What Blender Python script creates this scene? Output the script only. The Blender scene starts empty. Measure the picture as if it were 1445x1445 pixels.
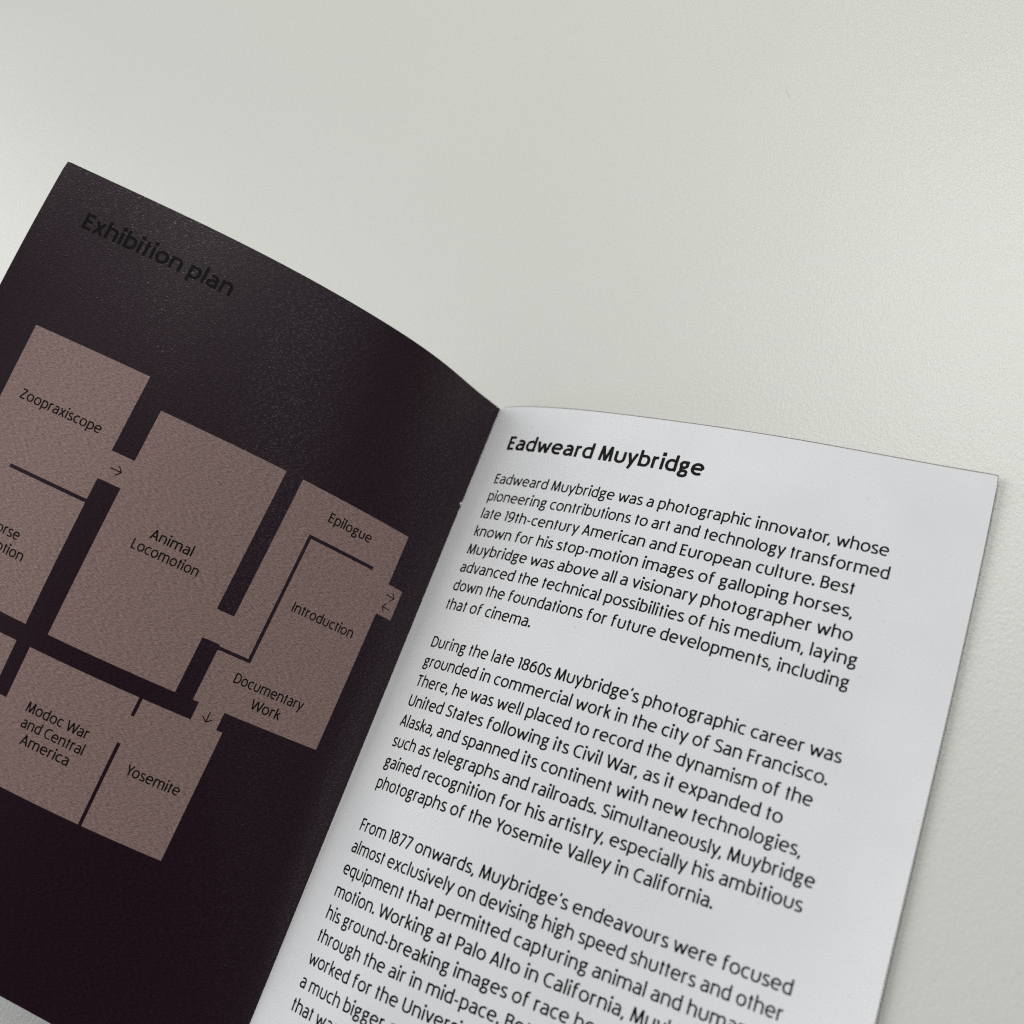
import bpy, math
import numpy as np
from mathutils import Matrix, Vector

scene = bpy.context.scene
COL = scene.collection
MM = 0.001                                   # everything is measured in millimetres and built in metres

# ------------------------------------------------------------------ camera
cam_data = bpy.data.cameras.new('camera')
cam = bpy.data.objects.new('camera', cam_data)
COL.objects.link(cam)
scene.camera = cam
CAM_POS = (115.997827, -91.400324, 185.094912)
AX_RIGHT = (0.867233, 0.345867, -0.358167)
AX_DOWN = (0.178740, -0.887661, -0.424393)
AX_FWD = (-0.464714, 0.304029, -0.831629)
m = Matrix.Identity(4)
for i in range(3):
    m[i][0] = AX_RIGHT[i]
    m[i][1] = -AX_DOWN[i]
    m[i][2] = -AX_FWD[i]
    m[i][3] = CAM_POS[i] * MM
cam.matrix_world = m
cam_data.sensor_width = 36.0
cam_data.lens = 36.0 * 1469.7 / 1445.0
cam_data.clip_start = 0.01
cam_data.clip_end = 20.0
cam_data.dof.use_dof = True
cam_data.dof.focus_distance = 0.203
cam_data.dof.aperture_fstop = 13.0

# ------------------------------------------------------------------ light
world = bpy.data.worlds.new('World')
scene.world = world
world.use_nodes = True
bg = world.node_tree.nodes['Background']
bg.inputs['Color'].default_value = (0.93, 0.98, 1.0, 1)
bg.inputs['Strength'].default_value = 0.025


def area_lamp(name, loc, target, sx, sy, power, color):
    d = bpy.data.lights.new(name, 'AREA')
    d.shape = 'RECTANGLE'
    d.size = sx
    d.size_y = sy
    d.energy = power
    d.color = color
    o = bpy.data.objects.new(name, d)
    COL.objects.link(o)
    o.location = loc
    o.rotation_euler = (Vector(target) - Vector(loc)).to_track_quat('-Z', 'Y').to_euler()
    return o


def lamp_towards(name, direction, dist, sx, sy, radiance, color):
    d = Vector(direction).normalized() * dist
    area_lamp(name, d, (0.0, 0.0, 0.0), sx, sy, radiance * math.pi * sx * sy, color)


lamp_towards('window_light', (-0.82, 0.02, 0.60), 3.4, 2.6, 2.6, 3.6, (0.98, 0.99, 1.0))
lamp_towards('ceiling_light', (0.03, 0.55, 0.84), 1.7, 0.70, 0.6, 9.2, (1.0, 0.99, 0.965))
lamp_towards('side_light', (0.72, 0.26, 0.64), 1.3, 0.7, 0.5, 1.25, (0.97, 0.985, 1.0))
lamp_towards('ceiling_glow', (0.0, 0.66, 0.75), 2.4, 4.4, 2.2, 0.47, (1.0, 0.99, 0.975))

scene.view_settings.view_transform = 'Standard'
scene.view_settings.look = 'None'
scene.view_settings.exposure = 0.0
scene.view_settings.gamma = 1.0
scene.view_settings.use_curve_mapping = False
scene.cycles.max_bounces = 6
scene.cycles.use_denoising = False
scene.cycles.filter_width = 1.15


# ------------------------------------------------------------------ tags and helpers
def tag(o, label=None, cat=None, kind=None):
    if label:
        o['label'] = label
    if cat:
        o['category'] = cat
    if kind:
        o['kind'] = kind
    return o


def link_mesh(name, verts, faces, mats, parent=None, uvs=None, smooth=True):
    me = bpy.data.meshes.new(name)
    me.from_pydata([tuple(v) for v in np.asarray(verts) * MM], [], faces)
    if not isinstance(mats, (list, tuple)):
        mats = [mats]
    for mt in mats:
        me.materials.append(mt)
    if uvs is not None:
        lay = me.uv_layers.new(name='UVMap')
        li = np.empty(len(me.loops), dtype=np.int64)
        me.loops.foreach_get('vertex_index', li)
        lay.data.foreach_set('uv', np.asarray(uvs, dtype=np.float32)[li].ravel())
    if smooth:
        me.polygons.foreach_set('use_smooth', [True] * len(me.polygons))
    me.update()
    o = bpy.data.objects.new(name, me)
    COL.objects.link(o)
    if parent is not None:
        o.parent = parent
        o.matrix_parent_inverse = parent_world(parent).inverted()
    return o


def parent_world(p):
    w = Matrix.Translation(p.location)
    return w


# ------------------------------------------------------------------ materials
def new_mat(name):
    mt = bpy.data.materials.new(name)
    mt.use_nodes = True
    nt = mt.node_tree
    b = nt.nodes['Principled BSDF']
    return mt, nt, b


def node(nt, typ, **kw):
    n = nt.nodes.new(typ)
    for k, val in kw.items():
        if k in n.inputs:
            n.inputs[k].default_value = val
        else:
            setattr(n, k, val)
    return n


def mapped(nt, coord, scale, rot=0.0):
    tc = node(nt, 'ShaderNodeTexCoord')
    mp = node(nt, 'ShaderNodeMapping')
    mp.inputs['Scale'].default_value = scale
    mp.inputs['Rotation'].default_value = (0, 0, rot)
    nt.links.new(tc.outputs[coord], mp.inputs['Vector'])
    return mp.outputs['Vector']


def noise(nt, vec, scale, detail=3.0, rough=0.6):
    n = node(nt, 'ShaderNodeTexNoise')
    n.inputs['Scale'].default_value = scale
    n.inputs['Detail'].default_value = detail
    n.inputs['Roughness'].default_value = rough
    nt.links.new(vec, n.inputs['Vector'])
    return n.outputs['Fac']


def ramp(nt, fac, p0, c0, p1, c1):
    r = node(nt, 'ShaderNodeValToRGB')
    e = r.color_ramp.elements
    e[0].position, e[0].color = p0, (*c0, 1)
    e[1].position, e[1].color = p1, (*c1, 1)
    nt.links.new(fac, r.inputs['Fac'])
    return r.outputs['Color']


def math_node(nt, op, a, b):
    n = node(nt, 'ShaderNodeMath', operation=op)
    for i, x in enumerate((a, b)):
        if isinstance(x, (int, float)):
            n.inputs[i].default_value = x
        else:
            nt.links.new(x, n.inputs[i])
    return n.outputs[0]


def bump(nt, b, height, strength, dist):
    n = node(nt, 'ShaderNodeBump')
    n.inputs['Strength'].default_value = strength
    n.inputs['Distance'].default_value = dist
    nt.links.new(height, n.inputs['Height'])
    nt.links.new(n.outputs['Normal'], b.inputs['Normal'])


def paper_white():
    mt, nt, b = new_mat('white_paper')
    v = mapped(nt, 'UV', (1, 1, 1))
    fine = noise(nt, v, 3.2, 3)
    soft = noise(nt, v, 0.05, 2)
    mix = math_node(nt, 'ADD', math_node(nt, 'MULTIPLY', fine, 0.55), math_node(nt, 'MULTIPLY', soft, 0.45))
    col = ramp(nt, mix, 0.36, (0.80, 0.81, 0.828), 0.64, (0.87, 0.882, 0.90))
    speck = noise(nt, v, 1.5, 0, 0.5)
    mx = node(nt, 'ShaderNodeMix', data_type='RGBA', blend_type='MULTIPLY')
    mx.inputs['Factor'].default_value = 1.0
    nt.links.new(col, mx.inputs[6])
    nt.links.new(ramp(nt, speck, 0.825, (1, 1, 1), 0.88, (0.80, 0.80, 0.80)), mx.inputs[7])
    nt.links.new(mx.outputs[2], b.inputs['Base Color'])
    b.inputs['Roughness'].default_value = 0.62
    b.inputs['Specular IOR Level'].default_value = 0.30
    bump(nt, b, fine, 0.6, 0.00004)
    return mt


def paper_dark(name, lo, hi, rough, spec, contrast=(0.38, 0.60), fleck=1.0):
    """Uncoated dyed stock: fine fibres, mostly lying across the page; a few glossy ones catch the light."""
    mt, nt, b = new_mat(name)
    f1 = noise(nt, mapped(nt, 'UV', (1.1, 6.5, 1), 0.15), 1.0, 2, 0.5)
    f2 = noise(nt, mapped(nt, 'UV', (1.6, 6.5, 1), -0.45), 1.0, 2, 0.5)
    f3 = noise(nt, mapped(nt, 'UV', (1, 1, 1)), 5.5, 1, 0.5)
    mix = math_node(nt, 'ADD', math_node(nt, 'MULTIPLY', f1, 0.46), math_node(nt, 'MULTIPLY', f2, 0.32))
    mix = math_node(nt, 'ADD', mix, math_node(nt, 'MULTIPLY', f3, 0.22))
    nt.links.new(ramp(nt, mix, contrast[0], lo, contrast[1], hi), b.inputs['Base Color'])
    fl = noise(nt, mapped(nt, 'UV', (1.5, 7.0, 1), 0.5), 1.0, 0, 0.4)
    nt.links.new(ramp(nt, fl, 0.66, (rough,) * 3, 0.72, (0.30,) * 3), b.inputs['Roughness'])
    nt.links.new(ramp(nt, fl, 0.64, (spec,) * 3, 0.74, (min(1.0, spec + fleck),) * 3), b.inputs['Specular IOR Level'])
    hgt = math_node(nt, 'ADD', mix, math_node(nt, 'MULTIPLY', fl, 0.4))
    bump(nt, b, hgt, 1.0, 0.00005)
    return mt


def ink(name, col, rough=0.5, spec=0.3):
    mt, nt, b = new_mat(name)
    v = mapped(nt, 'UV', (1, 1, 1))
    n = noise(nt, v, 4.0, 2)
    nt.links.new(ramp(nt, n, 0.3, [c * 0.85 for c in col], 0.7, [c * 1.2 for c in col]), b.inputs['Base Color'])
    b.inputs['Roughness'].default_value = rough
    b.inputs['Specular IOR Level'].default_value = spec
    return mt


def table_mat():
    mt, nt, b = new_mat('table_laminate')
    v = mapped(nt, 'Object', (1000, 1000, 1000))
    w = mapped(nt, 'Object', (2300, 1200, 1000), 0.9)
    grain = noise(nt, v, 2.0, 2, 0.5)
    wrinkle = noise(nt, w, 0.85, 1.5, 0.5)
    hgt = math_node(nt, 'ADD', math_node(nt, 'MULTIPLY', grain, 0.5), math_node(nt, 'MULTIPLY', wrinkle, 0.6))
    tint = noise(nt, v, 0.012, 2)
    nt.links.new(ramp(nt, tint, 0.3, (0.672, 0.680, 0.628), 0.7, (0.688, 0.694, 0.644)), b.inputs['Base Color'])
    b.inputs['Roughness'].default_value = 0.36
    b.inputs['Specular IOR Level'].default_value = 0.5
    bump(nt, b, hgt, 1.0, 0.000085)
    return mt


def metal():
    mt, nt, b = new_mat('staple_wire')
    n = noise(nt, mapped(nt, 'Object', (1, 1, 1)), 4000, 2)
    nt.links.new(ramp(nt, n, 0.3, (0.62, 0.62, 0.63), 0.7, (0.8, 0.8, 0.8)), b.inputs['Base Color'])
    b.inputs['Metallic'].default_value = 1.0
    b.inputs['Roughness'].default_value = 0.28
    return mt


M_WHITE = paper_white()
M_DARK = paper_dark('aubergine_paper', (0.0030, 0.0003, 0.0018), (0.0320, 0.0092, 0.0230), 0.46, 0.35)
M_ROOM = paper_dark('taupe_print', (0.182, 0.115, 0.103), (0.475, 0.325, 0.300), 0.55, 0.30, fleck=0.5)
M_COVER = ink('cover_card', (0.26, 0.24, 0.23), 0.6)
M_INK = ink('black_ink', (0.0045, 0.0045, 0.005), 0.55, 0.12)
M_INK_PLAN = ink('black_ink_on_plan', (0.004, 0.0035, 0.0035), 0.5, 0.16)
M_INK_HEAD = ink('black_ink_heading', (0.003, 0.0026, 0.003), 0.5, 0.13)
M_TABLE = table_mat()
M_METAL = metal()
M_SCUFF = ink('table_scuff', (0.55, 0.56, 0.52), 0.5)

# ------------------------------------------------------------------ tabletop
TABLE_Z = -0.72


def build_table():
    x0, x1, y0, y1, t, r = -900, 700, -420, 700, 25, 2.0
    verts, faces = [], []
    for z, ins in ((TABLE_Z - t, 0), (TABLE_Z - r, 0), (TABLE_Z, r)):
        verts += [(x0 + ins, y0 + ins, z), (x1 - ins, y0 + ins, z), (x1 - ins, y1 - ins, z), (x0 + ins, y1 - ins, z)]
    for k in (0, 4):
        for i in range(4):
            j = (i + 1) % 4
            faces.append((k + i, k + j, k + 4 + j, k + 4 + i))
    faces += [(3, 2, 1, 0), (8, 9, 10, 11)]
    o = link_mesh('tabletop', verts, faces, M_TABLE, smooth=False)
    # two small marks on the laminate
    for pts, wd in (((40.0, 94.5), (40.5, 93.6), (40.9, 92.9), (41.9, 91.3)), 0.16), (((121.25, -78.9), (121.5, -78.98), (121.75, -79.1), (122.0, -78.93), (122.3, -78.85)), 0.13):
        v, f = [], []
        for i, p in enumerate(pts):
            a, c = pts[max(i - 1, 0)], pts[min(i + 1, len(pts) - 1)]
            d = math.hypot(c[0] - a[0], c[1] - a[1])
            nx, ny = -(c[1] - a[1]) / d, (c[0] - a[0]) / d
            w2 = wd * (0.25 if i in (0, len(pts) - 1) else 0.6)
            v += [(p[0] + nx * w2, p[1] + ny * w2, TABLE_Z + 0.02), (p[0] - nx * w2, p[1] - ny * w2, TABLE_Z + 0.02)]
        for i in range(len(pts) - 1):
            f.append((2 * i, 2 * i + 1, 2 * i + 3, 2 * i + 2))
        link_mesh('scuff_mark', v, f, M_SCUFF, o, smooth=False)
    return tag(o, kind='structure')


build_table()

# ------------------------------------------------------------------ the sheets: B-spline nets, s across the page, y down the page
W, H = 105.0, 148.0
RIGHT_NET = [[(0.000, 0.000, 0.000), (0.000, -49.333, 0.000), (0.000, -98.667, 0.000), (0.000, -148.000, 0.000)],
 [(1.983, -0.036, 1.410), (2.183, -49.215, 1.287), (2.696, -98.756, -0.196), (2.198, -147.988, 1.068)],
 [(7.484, -0.335, 3.587), (7.908, -48.037, 2.436), (8.484, -99.636, 3.713), (8.185, -147.894, -0.270)],
 [(19.675, -0.023, 5.410), (20.400, -48.593, 1.623), (19.650, -99.299, 11.233), (20.541, -148.089, 0.867)],
 [(39.991, 0.258, 6.012), (40.447, -48.857, 6.006), (40.429, -99.051, 8.234), (40.975, -147.648, -0.390)],
 [(69.136, 0.392, 6.263), (69.341, -49.307, 3.774), (68.949, -97.951, -3.458), (70.114, -147.378, 1.762)],
 [(91.529, 1.027, 2.145), (92.840, -49.455, 4.080), (91.254, -97.594, -4.844), (93.029, -146.636, 2.422)],
 [(103.723, 1.545, 0.829), (105.313, -50.006, -0.058), (102.930, -97.538, 1.039), (105.251, -146.182, 0.522)]]
LEFT_NET = [[(0.000, 0.000, 0.000), (0.000, -49.333, 0.000), (0.000, -98.667, 0.000), (0.000, -148.000, 0.000)],
 [(-0.870, -0.006, 2.303), (0.254, -49.331, 2.501), (-0.661, -98.665, 2.569), (-1.684, -147.994, 1.807)],
 [(-3.217, -0.062, 7.771), (-1.029, -49.396, 8.342), (-2.935, -98.472, 8.525), (-6.439, -147.950, 5.627)],
 [(-6.203, -0.056, 19.784), (-8.637, -49.520, 18.343), (-9.896, -99.051, 19.386), (-17.606, -147.258, 11.070)],
 [(-16.735, -0.295, 37.506), (-19.703, -48.787, 34.766), (-25.550, -99.658, 34.503), (-36.393, -145.436, 18.725)],
 [(-38.129, 0.567, 57.345), (-41.388, -49.456, 57.758), (-52.619, -97.183, 44.615), (-62.841, -143.216, 30.719)],
 [(-57.909, 1.670, 68.738), (-64.878, -46.302, 61.740), (-73.180, -95.021, 53.788), (-85.025, -139.498, 35.419)],
 [(-68.478, 2.536, 74.679), (-74.795, -46.364, 69.904), (-85.403, -93.070, 55.893), (-96.429, -138.200, 39.646)]]
KNOTS = np.array([0, 0, 0, 0, .07, .17, .35, .65, 1, 1, 1, 1])
RIGHT_NET = np.array(RIGHT_NET)
LEFT_NET = np.array(LEFT_NET)


def basis(u):
    u = np.clip(u, 0, 1 - 1e-9)
    t = KNOTS
    B = [((t[i] <= u) & (u < t[i + 1])).astype(float) for i in range(len(t) - 1)]
    for k in range(1, 4):
        N = []
        for i in range(len(t) - 1 - k):
            a = (u - t[i]) / (t[i + k] - t[i]) * B[i] if t[i + k] > t[i] else 0 * u
            b = (t[i + k + 1] - u) / (t[i + k + 1] - t[i + 1]) * B[i + 1] if t[i + k + 1] > t[i + 1] else 0 * u
            N.append(a + b)
        B = N
    return np.stack(B, -1)


def raw(net, s, y):
    t = -y / H
    by = np.stack([(1 - t) ** 3, 3 * t * (1 - t) ** 2, 3 * t * t * (1 - t), t ** 3], -1)
    return np.einsum('ni,nj,ijk->nk', basis(s / W), by, net)


def on_sheet(net, sy, lift=0.0):
    """Points of the bent sheet at (s, y) in mm, lifted along its normal (which always faces the reader)."""
    sy = np.asarray(sy, dtype=float)
    s, y = sy[:, 0], sy[:, 1]
    sc = np.clip(s, 0.0, W)
    e = 0.02
    a = np.clip(sc, e, W - e)
    ds = (raw(net, a + e, y) - raw(net, a - e, y)) / (2 * e)
    dy = (raw(net, sc, y + e) - raw(net, sc, y - e)) / (2 * e)
    n = np.cross(ds, dy)
    if net is not RIGHT_NET:
        n = -n
    n /= np.linalg.norm(n, axis=1)[:, None]
    p = raw(net, sc, y) + ds * (s - sc)[:, None]
    return p + n * np.asarray(lift).reshape(-1, 1)


def sheet(name, net, top, thick, mat, parent, s0=0.0, s1=W, y0=0.0, y1=-H, ns=170, ny=90, back=None):
    """A closed sheet of paper with real thickness; finer columns towards the fold."""
    u = np.linspace(0, 1, ns + 1)
    su = s0 + (s1 - s0) * (0.35 * u + 0.65 * u ** 1.8)
    yv = np.linspace(y0, y1, ny + 1)
    S, Y = np.meshgrid(su, yv, indexing='ij')
    # corners are slightly rounded by handling
    sy = np.stack([S.ravel(), Y.ravel()], -1)
    rc = 0.45
    for (cs, cy) in ((s1, y0), (s1, y1)):
        sg = 1 if cy == y0 else -1
        dx = sy[:, 0] - (cs - rc)
        dyv = (sy[:, 1] - (cy - sg * rc)) * sg
        msk = (dx > 0) & (dyv > 0)
        d = np.hypot(dx, dyv)
        k = np.where(msk & (d > rc), rc / np.maximum(d, 1e-9), 1.0)
        sy[:, 0] = np.where(msk, (cs - rc) + dx * k, sy[:, 0])
        sy[:, 1] = np.where(msk, (cy - sg * rc) + sg * dyv * k, sy[:, 1])
    A = on_sheet(net, sy, top)
    B = on_sheet(net, sy, top - thick)
    n = len(A)
    idx = np.arange(n).reshape(ns + 1, ny + 1)
    flip = net is not RIGHT_NET
    faces = []

    def q(a, b, c, d):
        faces.append((d, c, b, a) if flip else (a, b, c, d))
    for i in range(ns):
        for j in range(ny):
            q(idx[i, j], idx[i, j + 1], idx[i + 1, j + 1], idx[i + 1, j])
    nt = len(faces)
    for i in range(ns):
        for j in range(ny):
            q(n + idx[i + 1, j], n + idx[i + 1, j + 1], n + idx[i, j + 1], n + idx[i, j])
    nb = len(faces)
    # the cut edges have their own vertices, so the shading stays crisp at the rim
    rim = [int(idx[i, 0]) for i in range(ns + 1)] + [int(idx[ns, j]) for j in range(1, ny + 1)] \
        + [int(idx[i, ny]) for i in range(ns - 1, -1, -1)] + [int(idx[0, j]) for j in range(ny - 1, 0, -1)]
    nr = len(rim)
    for k in range(nr):
        k2 = (k + 1) % nr
        q(2 * n + k, 2 * n + k2, 2 * n + nr + k2, 2 * n + nr + k)
    faces = [tuple(int(k) for k in f) for f in faces]
    o = link_mesh(name, np.concatenate([A, B, A[rim], B[rim]]), faces, [mat, back or mat], parent, np.concatenate([sy, sy, sy[rim], sy[rim]]))
    sm = np.zeros(len(faces), dtype=bool)
    sm[:nb] = True
    o.data.polygons.foreach_set('use_smooth', sm)
    mi = np.zeros(len(faces), dtype=np.int32)
    mi[nt:] = 1
    o.data.polygons.foreach_set('material_index', mi)
    return o


# ------------------------------------------------------------------ lettering: a drawn alphabet of strokes (cap height 700, x-height 515)
XH, CAPH, ASC, DESC = 548.0, 700.0, 752.0, -190.0
K = 0.60


def path(spec):
    """M/L points, C cubics, h/v quarter turns that leave horizontally / vertically."""
    tk = spec.split()
    out, cur, i = [], None, 0
    while i < len(tk):
        c = tk[i]
        if c in 'ML':
            cur = (float(tk[i + 1]), float(tk[i + 2]))
            out.append(cur)
            i += 3
            continue
        if c == 'C':
            p = [float(x) for x in tk[i + 1:i + 7]]
            p1, p2, p3 = (p[0], p[1]), (p[2], p[3]), (p[4], p[5])
            i += 7
        else:
            p3 = (float(tk[i + 1]), float(tk[i + 2]))
            dx, dy = p3[0] - cur[0], p3[1] - cur[1]
            if c == 'h':
                p1, p2 = (cur[0] + K * dx, cur[1]), (p3[0], p3[1] - K * dy)
            else:
                p1, p2 = (cur[0], cur[1] + K * dy), (p3[0] - K * dx, p3[1])
            i += 3
        for t in np.linspace(0, 1, 9)[1:]:
            a = 1 - t
            out.append(tuple(a ** 3 * cur[k] + 3 * a * a * t * p1[k] + 3 * a * t * t * p2[k] + t ** 3 * p3[k] for k in (0, 1)))
        cur = p3
    return out


def alphabet(w):
    """Strokes of every glyph for stem width w: {char: (list of specs, left bearing class, right bearing class)}."""
    h = w * 0.5
    hh = w * 0.44                      # half of a horizontal stroke
    X = XH - hh + 4                    # top of round lower-case letters
    B = hh - 4                         # bottom of round letters
    C = CAPH - hh                      # top bar of capitals
    N = 288 + (w - 74) * 0.9           # stem to stem of n
    O = 332 + (w - 74) * 0.8           # width of o (centre lines)
    mid = XH / 2
    f = lambda s, **k: s.format(h=h, hh=hh, X=X, B=B, C=C, N=N, O=O, N2=N / 2, O2=O / 2, mid=mid, XH=XH, ASC=ASC, CAP=CAPH, D=DESC,
                                Xa=X - 150, Xb=X - 165, N15=N * .56, Nb=B + 165, Oc=O - 30, B0=h * .2, **k)
    bowl_r = f('M {N} {Xs} C {N3} {Xt} {N4} {X} {N2} {X} h 0 {mid} v {N2} {B} C {N4} {B} {N3} {Bt} {N} {Bs}',
               Xs=X - 62, Xt=X - 22, N3=N - 40, N4=N * .72, Bs=B + 62, Bt=B + 22)
    bowl_l = f('M 0 {Xs} C 40 {Xt} {N4} {X} {N2} {X} h {N} {mid} v {N2} {B} C {N4} {B} 40 {Bt} 0 {Bs}',
               Xs=X - 62, Xt=X - 22, N4=N * .28, Bs=B + 62, Bt=B + 22)
    arch = f('M 0 {Xs} C 45 {Xt} 95 {X} {N15} {X} h {N} {Xb} L {N} 0', Xs=X - 70, Xt=X - 20)
    G = {}
    G['a'] = ([f('M 28 {q} C 70 {r} 115 {X} 150 {X} h {e} {k} L {e} 0', q=X - 42, r=X - 12, e=262 + (w - 74) * .7, k=X - 145),
               f('M {e} {t} L {g} {t2} h 0 {u} v {g2} {B} C {g3} {B} {g4} {b2} {e} {b3}', e=262 + (w - 74) * .7, t=308, t2=305, g=160, u=155, g2=112, g3=175, g4=225, b2=B + 20, b3=B + 75)], 'r', 's')
    G['b'] = ([f('M 0 0 L 0 {ASC}'), bowl_l], 's', 'r')
    G['c'] = ([f('M 290 {q} C 255 {r} 222 {X} 180 {X} h 0 {mid} v 180 {B} C 225 {B} 260 {t} 296 {u}', q=X - 42, r=X - 10, t=B + 10, u=B + 44)], 'r', 'd')
    G['d'] = ([f('M {N} 0 L {N} {ASC}'), bowl_r], 'r', 's')
    G['e'] = ([f('M 4 {y} L {O} {y}', y=mid + 8), f('M {O} {y} v {O2} {X} h 0 {mid} v {p} {B} C {q} {B} {r} {t} {Oc} {u}', y=mid + 8, p=O * .54, q=O * .68, r=O * .8, t=B + 8, u=B + 40)], 'r', 'r')
    G['f'] = ([f('M 78 0 L 82 {t} v 205 {u} L 250 {u}', t=ASC - 155, u=ASC - hh), f('M 0 {b} L 215 {b}', b=XH - hh)], 'd', 'd')
    G['g'] = ([f('M 138 {X} h 262 {y} v 138 {z} h 14 {y} v 138 {X}', y=X - 122, z=X - 244), f('M 150 {b} L 330 {b}', b=XH - hh),
               f('M 74 {z} C 20 {z2} 28 118 112 112 L 190 106 C 262 100 292 62 292 8', z=X - 222, z2=X - 280),
               f('M 292 8 C 292 -78 230 {d} 142 {d} C 52 {d} 0 -110 0 -50 C 0 20 50 72 116 110', d=DESC + hh)], 'r', 'd')
    G['h'] = ([f('M 0 0 L 0 {ASC}'), arch], 's', 's')
    G['i'] = ([f('M 0 0 L 0 {XH}'), f('*M 0 {a} L 0 {b}', a=700 - w * .62, b=700 + w * .62)], 's', 's')
    G['k'] = ([f('M 0 0 L 0 {ASC}'), 'M 18 255 L 238 512', 'M 92 330 L 255 2'], 's', 'd')
    G['l'] = ([f('M 0 0 L 0 {ASC}')], 's', 's')
    P = 262 + (w - 74) * .8
    am = f('M 0 {Xs} C 42 {Xt} 88 {X} {p} {X} h {P} {Xb} L {P} 0', Xs=X - 70, Xt=X - 20, p=P * .58, P=P)
    am2 = f('M {P} {Xs} C {a} {Xt} {b} {X} {c} {X} h {PP} {Xb} L {PP} 0', P=P, a=P + 42, b=P + 88, Xs=X - 70, Xt=X - 20, c=P * 1.58, PP=P * 2)
    G['m'] = ([f('M 0 0 L 0 {XH}'), am, am2], 's', 's')
    G['n'] = ([f('M 0 0 L 0 {XH}'), arch], 's', 's')
    G['o'] = ([f('M {O2} {X} h {O} {mid} v {O2} {B} h 0 {mid} v {O2} {X}')], 'r', 'r')
    G['p'] = ([f('M 0 {D} L 0 {XH}'), bowl_l], 's', 'r')
    G['q'] = ([f('M {N} {D} L {N} {XH}'), bowl_r], 'r', 's')
    G['r'] = ([f('M 0 0 L 0 {XH}'), f('M 0 {Xs} C 35 {Xt} 80 {X} 135 {X} L 188 {x2}', Xs=X - 90, Xt=X - 25, x2=X + 2)], 's', 'd')
    G['s'] = ([f('M 252 {q} C 215 {r} 180 {X} 142 {X} C 60 {X} 18 {s1} 18 {s2} C 18 {s3} 92 {s4} 140 262 C 205 232 268 208 268 136 C 268 60 212 {B} 132 {B} C 82 {B} 38 {t} 0 {u}',
                 q=X - 34, r=X - 10, s1=X - 48, s2=X - 112, s3=X - 178, s4=X - 200, t=B + 12, u=B + 40)], 'd', 'd')
    G['t'] = ([f('M 88 0 L 88 655'), f('M -6 {b} L 198 {b}', b=XH - hh)], 'd', 'd')
    G['u'] = ([f('M 0 {XH} L 0 {Nb} v {N2} {B} h {N} {Nb} L {N} {XH}')], 's', 's')
    G['v'] = ([f('M 0 {XH} L 168 {B0}'), f('M 168 {B0} L 330 {XH}')], 'd', 'd')
    G['w'] = ([f('M 0 {XH} L 122 {B0}'), f('M 122 {B0} L 252 470'), f('M 252 470 L 378 {B0}'), f('M 378 {B0} L 505 {XH}')], 'd', 'd')
    G['x'] = ([f('M 0 0 L 300 {XH}'), f('M 8 {XH} L 308 0')], 'd', 'd')
    G['y'] = ([f('M 0 {XH} L 166 {B0}'), f('M 82 {D} L 330 {XH}')], 'd', 'd')
    G['z'] = ([f('M 0 {b} L 270 {b}', b=XH - hh), f('M 258 {b} L 8 {hh}', b=XH - hh), f('M 0 {hh} L 278 {hh}')], 'd', 'd')
    G['A'] = ([f('M 0 0 L 205 {CAP}'), f('M 205 {CAP} L 410 0'), 'M 72 218 L 338 218'], 'd', 'd')
    G['B'] = ([f('M 0 0 L 0 {CAP}'), f('M 0 {C} L 165 {C} h 300 540 v 165 375 L 0 375'), f('M 150 375 h 325 200 v 165 {hh} L 0 {hh}')], 's', 'r')
    G['C'] = ([f('M 400 {q} C 355 {r} 310 {T} 258 {T} h 0 350 v 258 {B} C 315 {B} 360 {t} 405 {u}', q=C - 40, r=C - 5, T=C + 8, t=B + 12, u=B + 44)], 'r', 'd')
    G['D'] = ([f('M 0 0 L 0 {CAP}'), f('M 0 {C} L 150 {C} h 398 350 v 150 {hh} L 0 {hh}')], 's', 'r')
    G['E'] = ([f('M 0 0 L 0 {CAP}'), f('M 0 {C} L 292 {C}'), 'M 0 368 L 268 368', f('M 0 {hh} L 300 {hh}')], 's', 'd')
    G['F'] = ([f('M 0 0 L 0 {CAP}'), f('M 0 {C} L 285 {C}'), 'M 0 350 L 258 350'], 's', 'd')
    G['H'] = ([f('M 0 0 L 0 {CAP}'), f('M 400 0 L 400 {CAP}'), 'M 0 365 L 400 365'], 's', 's')
    G['I'] = ([f('M 0 0 L 0 {CAP}')], 's', 's')
    G['L'] = ([f('M 0 0 L 0 {CAP}'), f('M 0 {hh} L 282 {hh}')], 's', 'd')
    G['M'] = ([f('M 0 0 L 52 {CAP}'), f('M 52 {CAP} L 240 {B0}'), f('M 240 {B0} L 428 {CAP}'), f('M 428 {CAP} L 480 0')], 'm', 'm')
    G['P'] = ([f('M 0 0 L 0 {CAP}'), f('M 0 {C} L 160 {C} h 322 490 v 160 300 L 0 300')], 's', 'd')
    G['S'] = ([f('M 335 {q} C 290 {r} 240 {T} 195 {T} C 85 {T} 30 {s1} 30 530 C 30 430 110 400 185 362 C 270 322 345 290 345 185 C 345 70 265 {B} 165 {B} C 100 {B} 50 {t} 0 {u}',
                 q=C - 36, r=C - 6, T=C + 8, s1=C - 50, t=B + 14, u=B + 50)], 'd', 'd')
    G['T'] = ([f('M 195 0 L 195 {CAP}'), f('M 0 {C} L 390 {C}')], 'd', 'd')
    G['U'] = ([f('M 0 {CAP} L 0 220 v 195 {B} h 390 220 L 390 {CAP}')], 's', 's')
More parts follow.
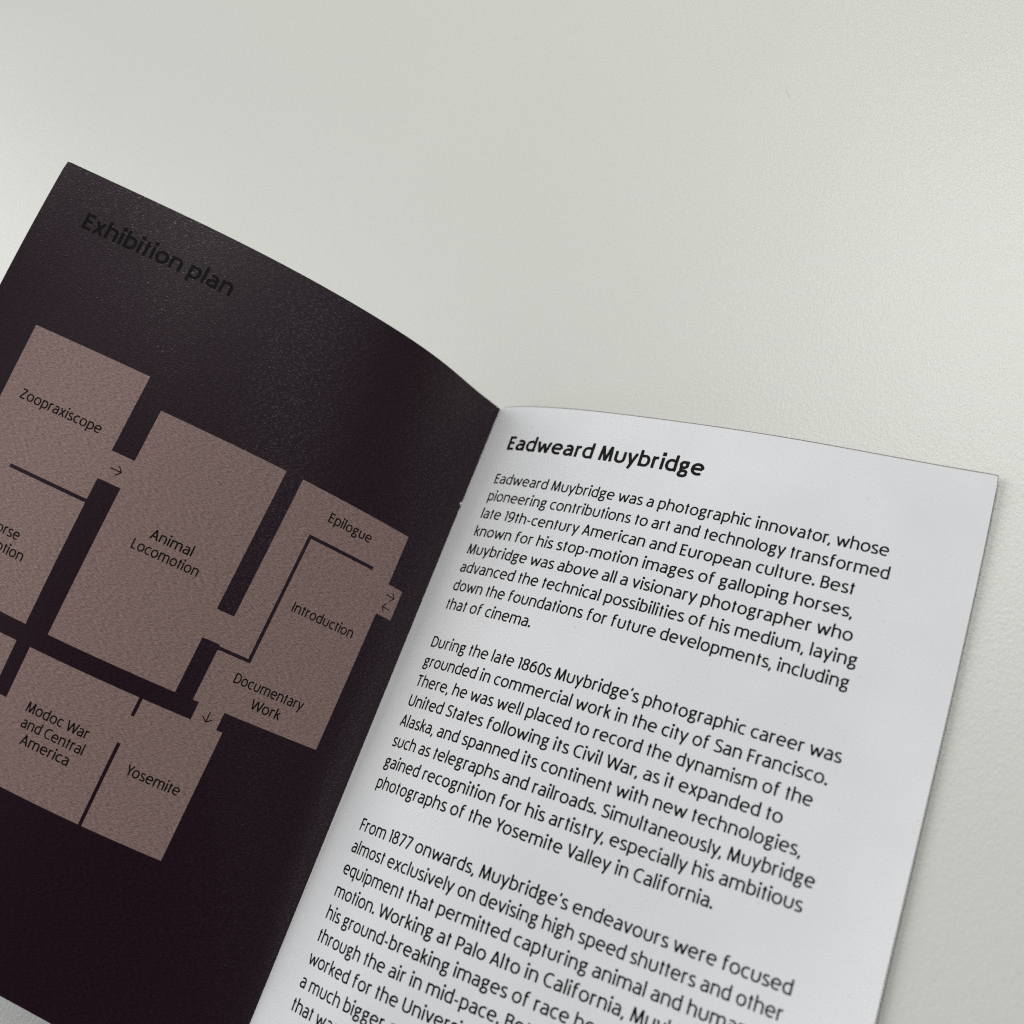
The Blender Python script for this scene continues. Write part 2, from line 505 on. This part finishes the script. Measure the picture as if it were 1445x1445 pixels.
    G['V'] = ([f('M 0 {CAP} L 205 {B0}'), f('M 205 {B0} L 405 {CAP}')], 'd', 'd')
    G['W'] = ([f('M 0 {CAP} L 150 {B0}'), f('M 150 {B0} L 305 650'), f('M 305 650 L 458 {B0}'), f('M 458 {B0} L 608 {CAP}')], 'd', 'd')
    G['Y'] = ([f('M 0 {CAP} L 185 300'), f('M 185 300 L 368 {CAP}'), 'M 185 310 L 185 0'], 'd', 'd')
    G['Z'] = ([f('M 15 {C} L 355 {C}'), f('M 342 {C} L 12 {hh}'), f('M 0 {hh} L 372 {hh}')], 'd', 'd')
    G['0'] = ([f('M 172 {T} h 344 350 v 172 {B} h 0 350 v 172 {T}', T=C + 6)], 'r', 'r')
    G['1'] = ([f('M 118 0 L 118 {CAP}'), 'M 118 672 L 0 628'], 'd', 's')
    G['6'] = ([f('M 300 {q} C 150 {T} 0 560 0 270', q=C - 2, T=C - 20), f('M 0 230 v 168 435 h 336 222 v 168 {B} h 0 230')], 'r', 'r')
    G['7'] = ([f('M 0 {C} L 345 {C}'), f('M 338 {C} L 92 0')], 'd', 'd')
    G['8'] = ([f('M 170 {T} h 312 535 v 170 378 h 28 535 v 170 {T}', T=C + 6), f('M 170 378 h 340 195 v 170 {B} h 0 195 v 170 378')], 'r', 'r')
    G['9'] = ([f('M 36 4 C 190 30 336 140 336 430'), f('M 336 470 v 168 265 h 0 478 v 168 {T} h 336 470', T=C + 6)], 'r', 'r')
    G['.'] = ([f('*M 0 {a} L 0 {b}', a=-4, b=w * 1.26 - 4)], 'p', 'p')
    G[','] = (['M 58 88 L 0 -118'], 'd', 'p')
    G['-'] = (['M 0 250 L 205 250'], 'd', 'd')
    G['\u2019'] = (['M 62 742 L 0 560'], 'd', 'd')
    return G


BEAR = {'s': 48.0, 'r': 28.0, 'd': 5.0, 'm': 36.0, 'p': 30.0}
KERN = {('r', ','): -55, ('r', '.'): -55, ('y', ','): -55, ('y', '.'): -55, ('W', 'a'): -40, ('W', 'o'): -40, ('V', 'a'): -45, ('Y', 'o'): -55,
        ('P', 'a'): -20, ('T', 'h'): -5, ('r', 'd'): -12, ('r', 'a'): -10, ('r', 'o'): -10, ('r', 'e'): -8, ('r', 'c'): -8, ('t', 'i'): -8, ('t', 't'): -30,
        ('f', 'o'): -15, ('o', 'v'): -5, ('v', 'o'): -5, ('a', 'v'): -5, ('w', 'a'): -5, ('F', 'r'): -15}
SPACE = 222.0


class Lettering:
    """Collects ink strokes in page coordinates (s, y) and lays them on a bent sheet as one mesh."""

    def __init__(self, net):
        self.net, self.v, self.f, self.l = net, [], [], []
        self.k = 0

    def ribbon(self, pts, half, lift, square=False):
        """pts: polyline in mm; half: (half width of uprights, of horizontals)."""
        pts = [np.array(p, dtype=float) for p in pts]
        # densify so that long strokes follow the bend
        out = [pts[0]]
        for a, b in zip(pts[:-1], pts[1:]):
            n = max(1, int(np.linalg.norm(b - a) / 0.6))
            out += [a + (b - a) * t for t in np.linspace(0, 1, n + 1)[1:]]
        pts = out
        if not square:                                       # softened ends
            def cap(p, q):
                d = (q - p) / max(np.linalg.norm(q - p), 1e-9)
                return p + d * half[0] * 0.45
            if np.linalg.norm(pts[-1] - pts[0]) > half[0] * 0.5:
                e0, e1 = cap(pts[0], pts[1]), cap(pts[-1], pts[-2])
                pts = [pts[0], e0] + [p for p in pts[1:-1] if np.linalg.norm(p - pts[0]) > half[0] * .6 and np.linalg.norm(p - pts[-1]) > half[0] * .6] + [e1, pts[-1]]
                scale = [0.62] + [1.0] * (len(pts) - 2) + [0.62]
            else:
                scale = [1.0] * len(pts)
        else:
            scale = [1.0] * len(pts)
        base = len(self.v)
        n = len(pts)
        closed = np.linalg.norm(pts[0] - pts[-1]) < 1e-6
        for i in range(n):
            a = pts[i - 1] if i else (pts[-2] if closed else pts[0])
            b = pts[i + 1] if i < n - 1 else (pts[1] if closed else pts[-1])
            d = b - a
            d /= max(np.linalg.norm(d), 1e-9)
            nrm = np.array([-d[1], d[0]])
            wd = half[0] * abs(nrm[0]) + half[1] * abs(nrm[1])
            wd = wd * scale[i] / max(abs(nrm[0]) + abs(nrm[1]), 1e-6) * (abs(nrm[0]) + abs(nrm[1]))
            wd = math.hypot(half[0] * nrm[0], half[1] * nrm[1]) * scale[i]
            self.v += [tuple(pts[i] + nrm * wd), tuple(pts[i] - nrm * wd)]
            self.l += [lift, lift]
        for i in range(n - 1):
            j = base + 2 * i
            self.f.append((j, j + 1, j + 3, j + 2))

    def text(self, txt, y, cap, weight=74.0, s_left=None, s_right=None, upto=None, hscale=1.0, lift=0.016):
        """One line. On the right page s grows with the reading direction, on the left page it shrinks."""
        G = alphabet(weight)
        sgn = 1.0 if self.net is RIGHT_NET else -1.0
        pen, prev, items, ends = 0.0, None, [], []
        for ch in txt:
            if ch == ' ':
                pen += SPACE
                prev = None
                ends.append(ends[-1] if ends else 0.0)
                continue
            specs, lb, rb = G[ch]
            wide = 1.24 if ch in 'wW' else 1.13 if ch.islower() and ch not in 'ilt' else 1.10 if ch == 'M' else 1.04
            polys = [([(x * wide, yy) for x, yy in path(sp.lstrip('*'))], sp.startswith('*')) for sp in specs]
            xs = [p[0] for pl, _ in polys for p in pl]
            half = weight * (0.62 if ch in '.' else 0.5)
            x0, x1 = min(xs) - half, max(xs) + half
            if ch == 'i':
                x0, x1 = -weight / 2, weight / 2
            if prev is not None:
                pen += KERN.get((prev, ch), 0.0)
            pen += BEAR[lb]
            items.append((polys, pen - x0))
            pen += x1 - x0
            ends.append(pen)
            pen += BEAR[rb]
            prev = ch
        k = cap / CAPH
        start = BEAR['s']
        if s_right is not None:
            e = ends[(upto or len(txt)) - 1]
            hs = abs(s_right - s_left) / ((e - start) * k)
        else:
            hs = hscale
        LOG.append((txt[:24], round(hs, 3)))
        for polys, off in items:
            for i, (pl, dot) in enumerate(polys):
                pts = [(s_left + sgn * (x + off - start) * k * hs, y + yy * k) for x, yy in pl]
                hw = weight * k * 0.5 * (1.28 if dot else 1.0)
                self.ribbon(pts, (hw * min(hs, 1.05), hw * 0.88), lift + 0.0022 * i, square=dot)

    def line(self, pts, width, lift=0.02):
        self.ribbon(pts, (width / 2, width / 2), lift)

    def build(self, name, mat, parent):
        sy = np.array(self.v)
        pos = on_sheet(self.net, sy, np.array(self.l))
        faces = [f[::-1] for f in self.f] if self.net is RIGHT_NET else list(self.f)
        # make every face look out of the page
        o = link_mesh(name, pos, faces, mat, parent, sy, smooth=False)
        return o


LOG = []

# ------------------------------------------------------------------ the booklet
booklet = bpy.data.objects.new('booklet', None)
COL.objects.link(booklet)
booklet.location = (0, -H / 2 * MM, TABLE_Z * MM)
booklet.empty_display_size = 0.02
tag(booklet, 'small stapled booklet lying open, dark floor plan page raised beside a white text page', 'booklet')

left = sheet('page', LEFT_NET, 0.0, 0.16, M_DARK, booklet)
left['label'] = 'raised aubergine page printed with a taupe floor plan'
right = sheet('page', RIGHT_NET, 0.0, 0.10, M_WHITE, booklet)
right['label'] = 'white page printed with a bold heading and three paragraphs'
p2 = sheet('page', RIGHT_NET, -0.14, 0.09, M_WHITE, booklet, s1=W - 0.1, y0=-0.05, ns=90, ny=50)
p2['label'] = 'blank white sheet tucked under the printed text page'
p3 = sheet('page', RIGHT_NET, -0.27, 0.09, M_WHITE, booklet, s1=W - 0.05, y0=0.0, ns=90, ny=50)
p3['label'] = 'lower white sheet just above the back cover'
cover = sheet('cover', RIGHT_NET, -0.40, 0.22, M_COVER, booklet, s1=W + 0.14, y0=0.40, ns=90, ny=50)
cover['label'] = 'grey back cover showing as a thin line under the white pages'

# ---- printed matter on the right page
head = Lettering(RIGHT_NET)
head.text('Eadweard Muybridge', -10.95, 3.42, 144.0, 7.98, 53.35)
head.build('heading', M_INK, right)

LINE0, PITCH, S_TEXT, BODY = -19.257, 4.199, 7.98, 2.36
PARAS = [
    [(0, 'Eadweard Muybridge was a photographic innovator, whose', 89.99, None),
     (1, 'pioneering contributions to art and technology transformed', 90.93, None),
     (2, 'late 19th-century American and European culture. Best', 86.04, None),
     (3, 'known for his stop-motion images of galloping horses,', 86.04, -1),
     (4, 'Muybridge was above all a visionary photographer who', 87.56, None),
     (5, 'advanced the technical possibilities of his medium, laying', 87.5, -1),
     (6, 'down the foundations for future developments, including', 87.15, -1),
     (7, 'that of cinema.', 29.15, None)],
    [(9, 'During the late 1860s Muybridge\u2019s photographic career was', 90.74, None),
     (10, 'grounded in commercial work in the city of San Francisco.', 89.42, None),
     (11, 'There, he was well placed to record the dynamism of the', 87.91, None),
     (12, 'United States following its Civil War, as it expanded to', 83.94, None),
     (13, 'Alaska, and spanned its continent with new technologies,', 87.59, -1),
     (14, 'such as telegraphs and railroads. Simultaneously, Muybridge', 91.42, None),
     (15, 'gained recognition for his artistry, especially his ambitious', 90.54, None),
     (16, 'photographs of the Yosemite Valley in California.', 76.68, None)],
    [(18, 'From 1877 onwards, Muybridge\u2019s endeavours were focused', 92.07, None),
     (19, 'almost exclusively on devising high speed shutters and other', 91.74, None),
     (20, 'equipment that permitted capturing animal and human', 69.92, -10),
     (21, 'motion. Working at Palo Alto in California, Muybridge', 52.13, -22),
     (22, 'his ground-breaking images of race horses', None, None),
     (23, 'through the air in mid-pace. Bet', None, None),
     (24, 'worked for the University', None, None),
     (25, 'a much bigger c', None, None),
     (26, 'that was', None, None)]]
for para in PARAS:
    L = Lettering(RIGHT_NET)
    for k, txt, s_end, cut in para:
        upto = None if cut is None else len(txt) + cut
        L.text(txt, LINE0 - k * PITCH, BODY, 109.0, S_TEXT, s_end, upto, hscale=1.0)
    L.build('paragraph', M_INK, right)

# ---- printed matter on the left page
head = Lettering(LEFT_NET)
head.text('Exhibition plan', -11.05, 3.34, 132.0, 96.3, 64.33)
head.build('heading', M_INK_HEAD, left)

ROOMS = [(70.27, 95.05, -84.10, -32.16),     # two rooms on the far side
         (65.43, 70.27, -53.86, -48.05),     # doorway
         (39.29, 65.43, -84.10, -37.25),     # the large room
         (35.69, 39.29, -72.80, -66.93),     # doorway
         (9.89, 35.69, -84.05, -37.25),      # rooms near the fold
         (6.06, 9.89, -54.64, -48.14),       # entrance
         (29.28, 34.43, -87.58, -84.05),     # doorway
         (27.97, 98.0, -113.10, -87.58)]     # lower rooms
SOLIDS = [(70.27, 87.08, -59.02, -58.30),    # wall lines
          (14.58, 29.72, -47.08, -46.38),
          (29.02, 29.72, -73.80, -46.38),
          (29.02, 35.69, -73.80, -73.12),
          (44.06, 44.76, -91.19, -87.58),
          (44.06, 44.76, -113.10, -96.59),
          (67.50, 70.45, -97.85, -87.58)]


def floor_plan():
    xs = {r[i] for r in ROOMS + SOLIDS for i in (0, 1)}
    ys = {r[i] for r in ROOMS + SOLIDS for i in (2, 3)}

    def fill(v, step):
        v = sorted(v)
        out = [v[0]]
        for a, b in zip(v[:-1], v[1:]):
            n = max(1, int(math.ceil((b - a) / step)))
            out += [a + (b - a) * k / n for k in range(1, n + 1)]
        return out
    X, Y = fill(xs, 0.9), fill(ys, 2.0)
    inside = lambda r, x, y: r[0] < x < r[1] and r[2] < y < r[3]
    vid, verts, faces = {}, [], []

    def vert(i, j):
        if (i, j) not in vid:
            vid[(i, j)] = len(verts)
            verts.append((X[i], Y[j]))
        return vid[(i, j)]
    for i in range(len(X) - 1):
        for j in range(len(Y) - 1):
            cx, cy = (X[i] + X[i + 1]) / 2, (Y[j] + Y[j + 1]) / 2
            if any(inside(r, cx, cy) for r in ROOMS) and not any(inside(r, cx, cy) for r in SOLIDS):
                faces.append((vert(i, j), vert(i, j + 1), vert(i + 1, j + 1), vert(i + 1, j)))
    return link_mesh('floor_plan', on_sheet(LEFT_NET, verts, 0.010), faces, M_ROOM, left, verts)


floor_plan()

CAP_L = 2.0
LABELS = [[('Zoopraxiscope', -46.25, 91.53, 73.88, None)],
          [('Horse', -70.93, 85.6, 78.92, None), ('in Motion', -74.15, 87.2, 76.46, None)],
          [('Animal', -60.05, 56.35, 48.03, None), ('Locomotion', -63.1, 58.84, 45.42, None)],
          [('Epilogue', -42.45, 27.58, 17.54, None)],
          [('Introduction', -61.48, 26.35, 12.75, None)],
          [('Documentary', -78.25, 30.43, 17.16, 10), ('Work', -81.56, 25.35, 19.3, None)],
          [('Modoc War', -98.5, 63.03, 50.03, None), ('and Central', -101.5, 62.65, 49.73, None), ('America', -104.42, 61.3, 51.36, None)],
          [('Yosemite', -101.36, 40.9, 30.34, None)]]
for rows in LABELS:
    L = Lettering(LEFT_NET)
    for txt, y, a, b, upto in rows:
        L.text(txt, y, CAP_L, 102.0, a, b, upto, lift=0.024)
    L.build('room_label', M_INK_PLAN, left)

ARROWS = [((68.95, -51.1), (66.7, -51.1)), ((9.4, -50.25), (7.3, -50.25)), ((7.25, -52.82), (9.25, -52.82)), ((31.7, -84.85), (31.7, -86.95))]
for a, b in ARROWS:
    L = Lettering(LEFT_NET)
    a, b = np.array(a), np.array(b)
    d = (b - a) / np.linalg.norm(b - a)
    n = np.array([-d[1], d[0]])
    L.line([a, b], 0.21, 0.024)
    L.line([b - d * 0.85 + n * 0.98, b + d * 0.02], 0.21, 0.0264)
    L.line([b - d * 0.85 - n * 0.98, b + d * 0.02], 0.21, 0.0288)
    L.build('arrow', M_INK_PLAN, left)


# ---- the staple in the fold: only a curl of wire shows
def staple(y0, length, lift):
    lift += raw(RIGHT_NET, np.array([0.0]), np.array([y0]))[0, 2]
    pts = [np.array(p) for p in ((-0.30, y0 + length / 2 + 0.1, lift + 0.15), (0.0, y0 + length / 2, lift + 0.42), (0.10, y0 + length / 4, lift + 0.50),
                                 (0.12, y0 - length / 4, lift + 0.48), (-0.04, y0 - length / 2, lift + 0.36), (-0.34, y0 - length / 2 - 0.15, lift + 0.1))]
    verts, faces, R, n = [], [], 0.16, 8
    for i, p in enumerate(pts):
        d = (pts[min(i + 1, len(pts) - 1)] - pts[max(i - 1, 0)])
        d /= np.linalg.norm(d)
        a = np.cross(d, (0.3, 0.1, 1.0))
        a /= np.linalg.norm(a)
        b = np.cross(d, a)
        for k in range(n):
            t = 2 * math.pi * k / n
            verts.append(p + (a * math.cos(t) + b * math.sin(t)) * R)
    for i in range(len(pts) - 1):
        for k in range(n):
            k2 = (k + 1) % n
            faces.append((i * n + k, i * n + k2, (i + 1) * n + k2, (i + 1) * n + k))
    faces.append(tuple(range(n))[::-1])
    faces.append(tuple(range((len(pts) - 1) * n, len(pts) * n)))
    return link_mesh('staple', verts, faces, M_METAL, booklet)


staple(-24.6, 1.0, 0.0)
